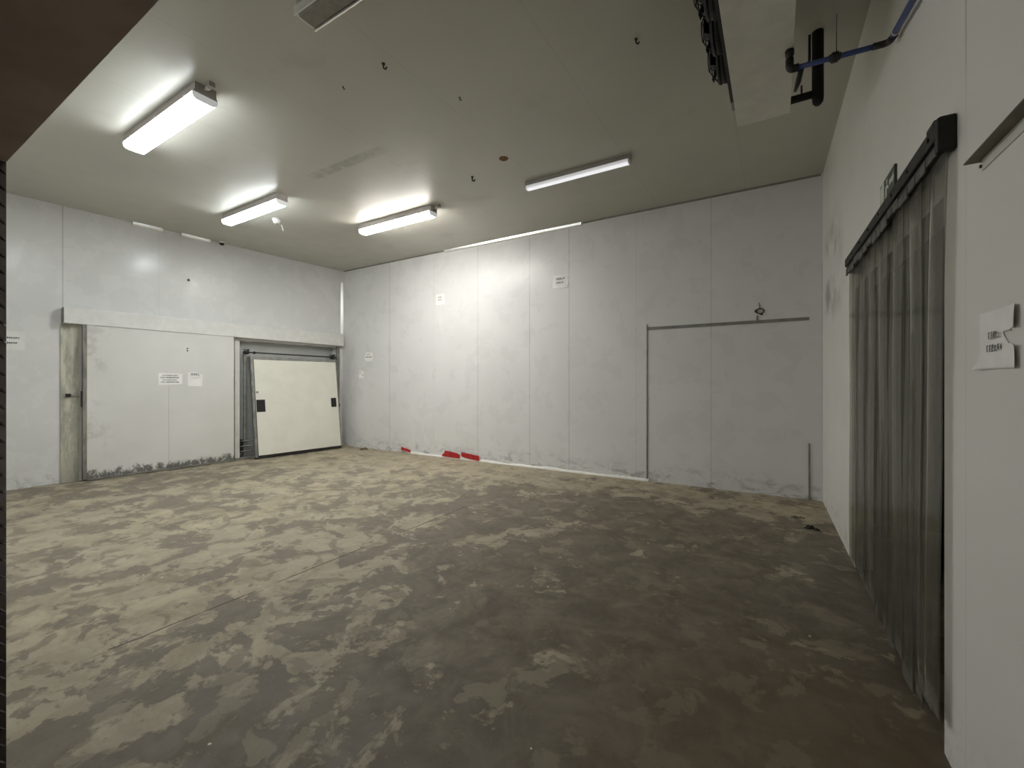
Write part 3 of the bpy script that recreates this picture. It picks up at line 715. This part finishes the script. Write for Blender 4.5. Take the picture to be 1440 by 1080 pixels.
t = thing('insulated_pipe', 'thick black insulated pipe dropping from ceiling beside the cooler unit', 'pipe', (.266, 3.95, H))
bm = BM(); add_tube(bm, [(.266, 3.95, H), (.266, 3.95, 3.62), (.266, 3.95, 3.585), (.266, 3.95, 3.565)], [.038, .038, .034, .018], 16); obj('riser', bm, M['black_foam'], t)
bm = BM(); add_tube(bm, bend([(.25, 3.95, 3.655), (.0, 3.95, 3.655), (.0, 3.838, 3.655)], .05), .027, 14); obj('branch', bm, M['black_foam'], t)
bm = BM(); add_tube(bm, bend([(.215, 3.955, H), (.215, 3.955, 3.90), (.03, 3.955, 3.89), (.03, 3.838, 3.89)], .03), .009, 8); obj('liquid_line', bm, M['black'], t)
bm = BM(); add_tube(bm, [(.165, 3.95, 3.66), (.165, 3.95, 3.745)], .007, 8); obj('valve_stem', bm, M['black'], t)

t = thing('drain_pipe', 'blue drain pipe from under the cooler unit to the right wall', 'pipe', (.07, 3.11, 3.39))
bm = BM(); add_tube(bm, [(.07, 3.11, 3.5), (.07, 3.11, 3.47), (.07, 3.11, 3.465), (.07, 3.11, 3.43)], [.024, .024, .018, .018], 14); add_tube(bm, bend([(.07, 3.11, 3.45), (.07, 3.11, 3.385), (.115, 3.11, 3.383)], .025), .022, 14)
obj('elbow', bm, M['black'], t)
bm = BM(); add_tube(bm, [(.09, 3.11, 3.385), (.525, 3.11, 3.362)], .0145, 12); obj('cross_pipe', bm, M['blue_pipe'], t)
bm = BM(); add_tube(bm, bend([(.46, 3.11, 3.366), (.528, 3.11, 3.362), (.537, 3.02, 3.342)], .035), .018, 12); obj('elbow', bm, M['black'], t)
bm = BM(); add_tube(bm, [(.533, 3.06, 3.352), (.545, 2.4, 3.20), (.575, 0.9, 3.02)], .0155, 12); obj('wall_pipe', bm, M['blue_pipe'], t)
bm = BM(); add_tube(bm, [(.536, 2.99, 3.335), (.537, 2.975, 3.331)], .018, 12); obj('pipe_collar', bm, M['white_plastic'], t)
bm = BM(); add_tube(bm, [(.262, 3.11, 3.376), (.272, 3.11, 3.376), (.274, 3.11, 3.375), (.306, 3.11, 3.374), (.308, 3.11, 3.374), (.318, 3.11, 3.373)], [.02, .02, .028, .028, .02, .02], 8); obj('union', bm, M['black'], t)
bm = BM(); add_tube(bm, [(.13, 3.12, 3.375), (.115, 3.17, 3.33), (.10, 3.21, 3.30)], [.014, .016, .008], 8); obj('trap_stub', bm, M['black'], t)
bm = BM(); zz = H
add_tube(bm, [(.37, 3.83, H), (.335, 3.5, 3.77), (.30, 3.14, 3.395)], .0025, 6)
tag(obj('pipe_hanger_wire', bm, M['dark_metal']), 'thin wire holding the blue drain pipe to the ceiling', 'wire')

# ------------------------------------------------------------------ strip curtain in the right-hand doorway
t = thing('strip_curtain', 'smoky clear plastic strip curtain hung from a black rail', 'strip curtain', (.54, 3.4, 0.05))
def RW(d, y, z): return (rx(y) - d, y, z)
def rbox(bm, y0, y1, z0, z1, d0, d1, bevel=0.0):
    mt = Matrix.Translation((rx(y0), y0, 0)) @ Matrix.Rotation(math.atan(.0191), 4, 'Z')
    add_box(bm, (-d1, 0, z0), (-d0, y1 - y0, z1), mt, bevel)
bm = BM(); rbox(bm, 2.275, 4.55, 2.455, 2.52, .0, .050, .006)
rbox(bm, 2.27, 2.31, 2.385, 2.515, .0, .056, .006)
rbox(bm, 2.32, 2.42, 2.50, 2.535, .008, .054, .012)
rbox(bm, 2.28, 4.54, 2.40, 2.458, .002, .036, .004)
obj('rail', bm, M['header'], t)
y = 2.32; rnd = random.Random(11)
while y < 4.5:
    w = rnd.uniform(.10, .17); z1 = 2.43 + rnd.uniform(-.012, .012)
    bm = BM(); rbox(bm, y, min(4.53, y + w), 2.385 + rnd.uniform(-.02, .012), z1, .036, .046, .003); obj('clamp_plate', bm, M['clamp'], t); y += w + .012
for yy in (2.4, 2.7, 3.0, 3.3, 3.6, 3.9, 4.2):
    bm = BM(); add_tube(bm, [RW(.05, yy, 2.485), RW(.056, yy, 2.485)], .009, 6); obj('bolt_head', bm, M['dark_metal'], t)
pitch = .158
for k in range(14):
    wd = .215 + rnd.uniform(-.02, .02)
    yc = 2.385 + k * pitch + rnd.uniform(-.015, .015) if k else 2.37
    zb = .05 + rnd.uniform(-.03, .05) + (.07 if k < 2 else 0); nn = 8; nz = 9
    lay = .016 if k % 2 else .024; amp = rnd.uniform(.003, .008) * (1 if k % 2 else -1); sway = rnd.uniform(-.015, .015); lean = rnd.uniform(0, .010)
    if k == 0: sway = .06; wd = .20
    bm = BM(); g = []
    for j in range(nz + 1):
        f = j / nz; z = 2.41 + (zb - 2.41) * f; row = []
        for i in range(nn + 1):
            s = i / nn - .5
            d = lay + amp * (1 - 4 * s * s) * (.3 + .7 * f) + lean * f + .003 * math.sin(9 * f + k)
            row.append(bm.verts.new(RW(max(.006, d), yc + s * wd + sway * min(1, f * 2.2), z)))
        g.append(row)
    for j in range(nz):
        for i in range(nn):
            q = bm.faces.new((g[j][i], g[j][i + 1], g[j + 1][i + 1], g[j + 1][i])); q.smooth = True
    o = obj('strip', bm, M['pvc_strip'], t); md = o.modifiers.new('thickness', 'SOLIDIFY'); md.thickness = .0025; md.offset = 0

# exit sign behind the curtain rail
t = thing('exit_sign', 'small green exit sign half hidden behind the curtain rail', 'sign', RW(0, 3.3, 2.5))
bm = BM(); rbox(bm, 3.13, 3.47, 2.53, 2.70, .0, .012, .002); obj('plate', bm, M['sign_green'], t)
P = on_right(3.47, 2.515, .0125)
bm = BM()
def poly(pts):
    bm.faces.new([bm.verts.new(P(u, w, .0)) for u, w in pts])
poly([(.012, .01), (.10, .01), (.10, .175), (.06, .19), (.012, .16)])                 # door leaf block
# running figure
poly([(.150, .155), (.162, .170), (.178, .170), (.188, .155), (.178, .140), (.162, .140)])
poly([(.135, .135), (.175, .135), (.165, .075), (.130, .085)])
poly([(.165, .075), (.205, .055), (.215, .02), (.200, .02), (.188, .045), (.150, .065)])
poly([(.130, .085), (.155, .07), (.135, .035), (.105, .03), (.105, .045), (.125, .05)])
poly([(.175, .135), (.21, .115), (.205, .10), (.170, .115)])
poly([(.225, .14), (.30, .14), (.30, .16), (.33, .125), (.30, .09), (.30, .11), (.225, .11)])   # arrow
obj('pictogram', bm, M['sign_white'], t)

# angle rail on the near right wall
t = thing('angle_rail', 'grey steel angle rail screwed to the near right wall', 'rail', RW(0, 1.4, 2.24))
bm = BM()
y0, y1 = 0.7, 2.064
mt = Matrix.Translation((rx(y0), y0, 0)) @ Matrix.Rotation(math.atan(.0191), 4, 'Z')
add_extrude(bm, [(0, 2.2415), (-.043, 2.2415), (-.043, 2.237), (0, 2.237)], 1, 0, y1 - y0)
bmesh.ops.transform(bm, matrix=mt, verts=bm.verts); obj('flange', bm, M['brown_steel'], t)  # dark colour carries the underside's shade
bm = BM(); add_extrude(bm, [(0, 2.2365), (-.005, 2.2365), (-.005, 2.201), (0, 2.201)], 1, 0, y1 - y0 - .02)
bmesh.ops.transform(bm, matrix=mt, verts=bm.verts); obj('web', bm, M['unit_white'], t)
for y in (2.045, 1.7, 1.3, .9):
    bm = BM(); add_tube(bm, [RW(.005, y, 2.217), RW(.009, y, 2.217)], .006, 8); obj('screw', bm, M['dark_metal'], t)

# ------------------------------------------------------------------ scraps on the floor
def scrap(name, label, x, y, s, mat, seed, flat=.35):
    rd = random.Random(seed); bm = BM()
    for k in range(5):
        a = rd.uniform(0, 2 * PI); d = s * rd.uniform(.1, .55); cx, cy = x + d * math.cos(a), y + d * math.sin(a)
        n = 7; top = bm.verts.new((cx, cy, s * flat * rd.uniform(.5, 1.2)))
        ring = [bm.verts.new((cx + s * rd.uniform(.25, .7) * math.cos(2 * PI * i / n + a), cy + s * rd.uniform(.12, .38) * math.sin(2 * PI * i / n + a), .001)) for i in range(n)]
        mid = [bm.verts.new(top.co * .45 + v.co * .55 + Vector((0, 0, rd.uniform(.0, .25) * s * flat))) for v in ring]
        for i in range(n):
            bm.faces.new((ring[i], ring[(i + 1) % n], mid[(i + 1) % n], mid[i])); bm.faces.new((mid[i], mid[(i + 1) % n], top))
        bm.faces.new(ring[::-1])
    bmesh.ops.recalc_face_normals(bm, faces=bm.faces)
    tag(obj(name, bm, M[mat]), label, 'scrap')
scrap('crumpled_scrap', 'crumpled black scrap on the floor near the right wall', .31, 5.35, .075, 'debris', 2, .6)
scrap('crumpled_scrap', 'small flat dark scrap on floor by the blanked-off doorway', .20, 5.75, .08, 'debris_tan', 5, .25)
scrap('crumpled_scrap', 'dusty scrap at the foot of the back wall near the leaning panel', -7.78, 6.50, .11, 'debris_tan', 9, .6)

# ------------------------------------------------------------------ camera, world, view
cam = bpy.data.cameras.new('camera'); co = bpy.data.objects.new('camera', cam); COL.objects.link(co)
cam.sensor_fit = 'HORIZONTAL'; cam.sensor_width = 36.0; cam.lens = 36.0 * 610.0 / 1440.0
cam.shift_y = -3.0 / 1440.0
cam.clip_start = 0.02
co.location = (0, 0, 1.5); co.rotation_euler = (math.radians(90), 0, math.radians(31.332))
sc.camera = co
w = bpy.data.worlds.new('world'); sc.world = w; w.use_nodes = True
w.node_tree.nodes['Background'].inputs[0].default_value = (0.02, 0.02, 0.02, 1)
w.node_tree.nodes['Background'].inputs[1].default_value = 1.0
sc.view_settings.view_transform = 'Standard'; sc.view_settings.look = 'None'
sc.view_settings.gamma = 1.0; sc.view_settings.use_curve_mapping = False
sc.view_settings.exposure = 2.53
try:
    sc.cycles.use_denoising = True
    sc.cycles.max_bounces = 12; sc.cycles.diffuse_bounces = 8; sc.cycles.transparent_max_bounces = 40
    sc.cycles.sample_clamp_indirect = 6.0
except Exception: pass
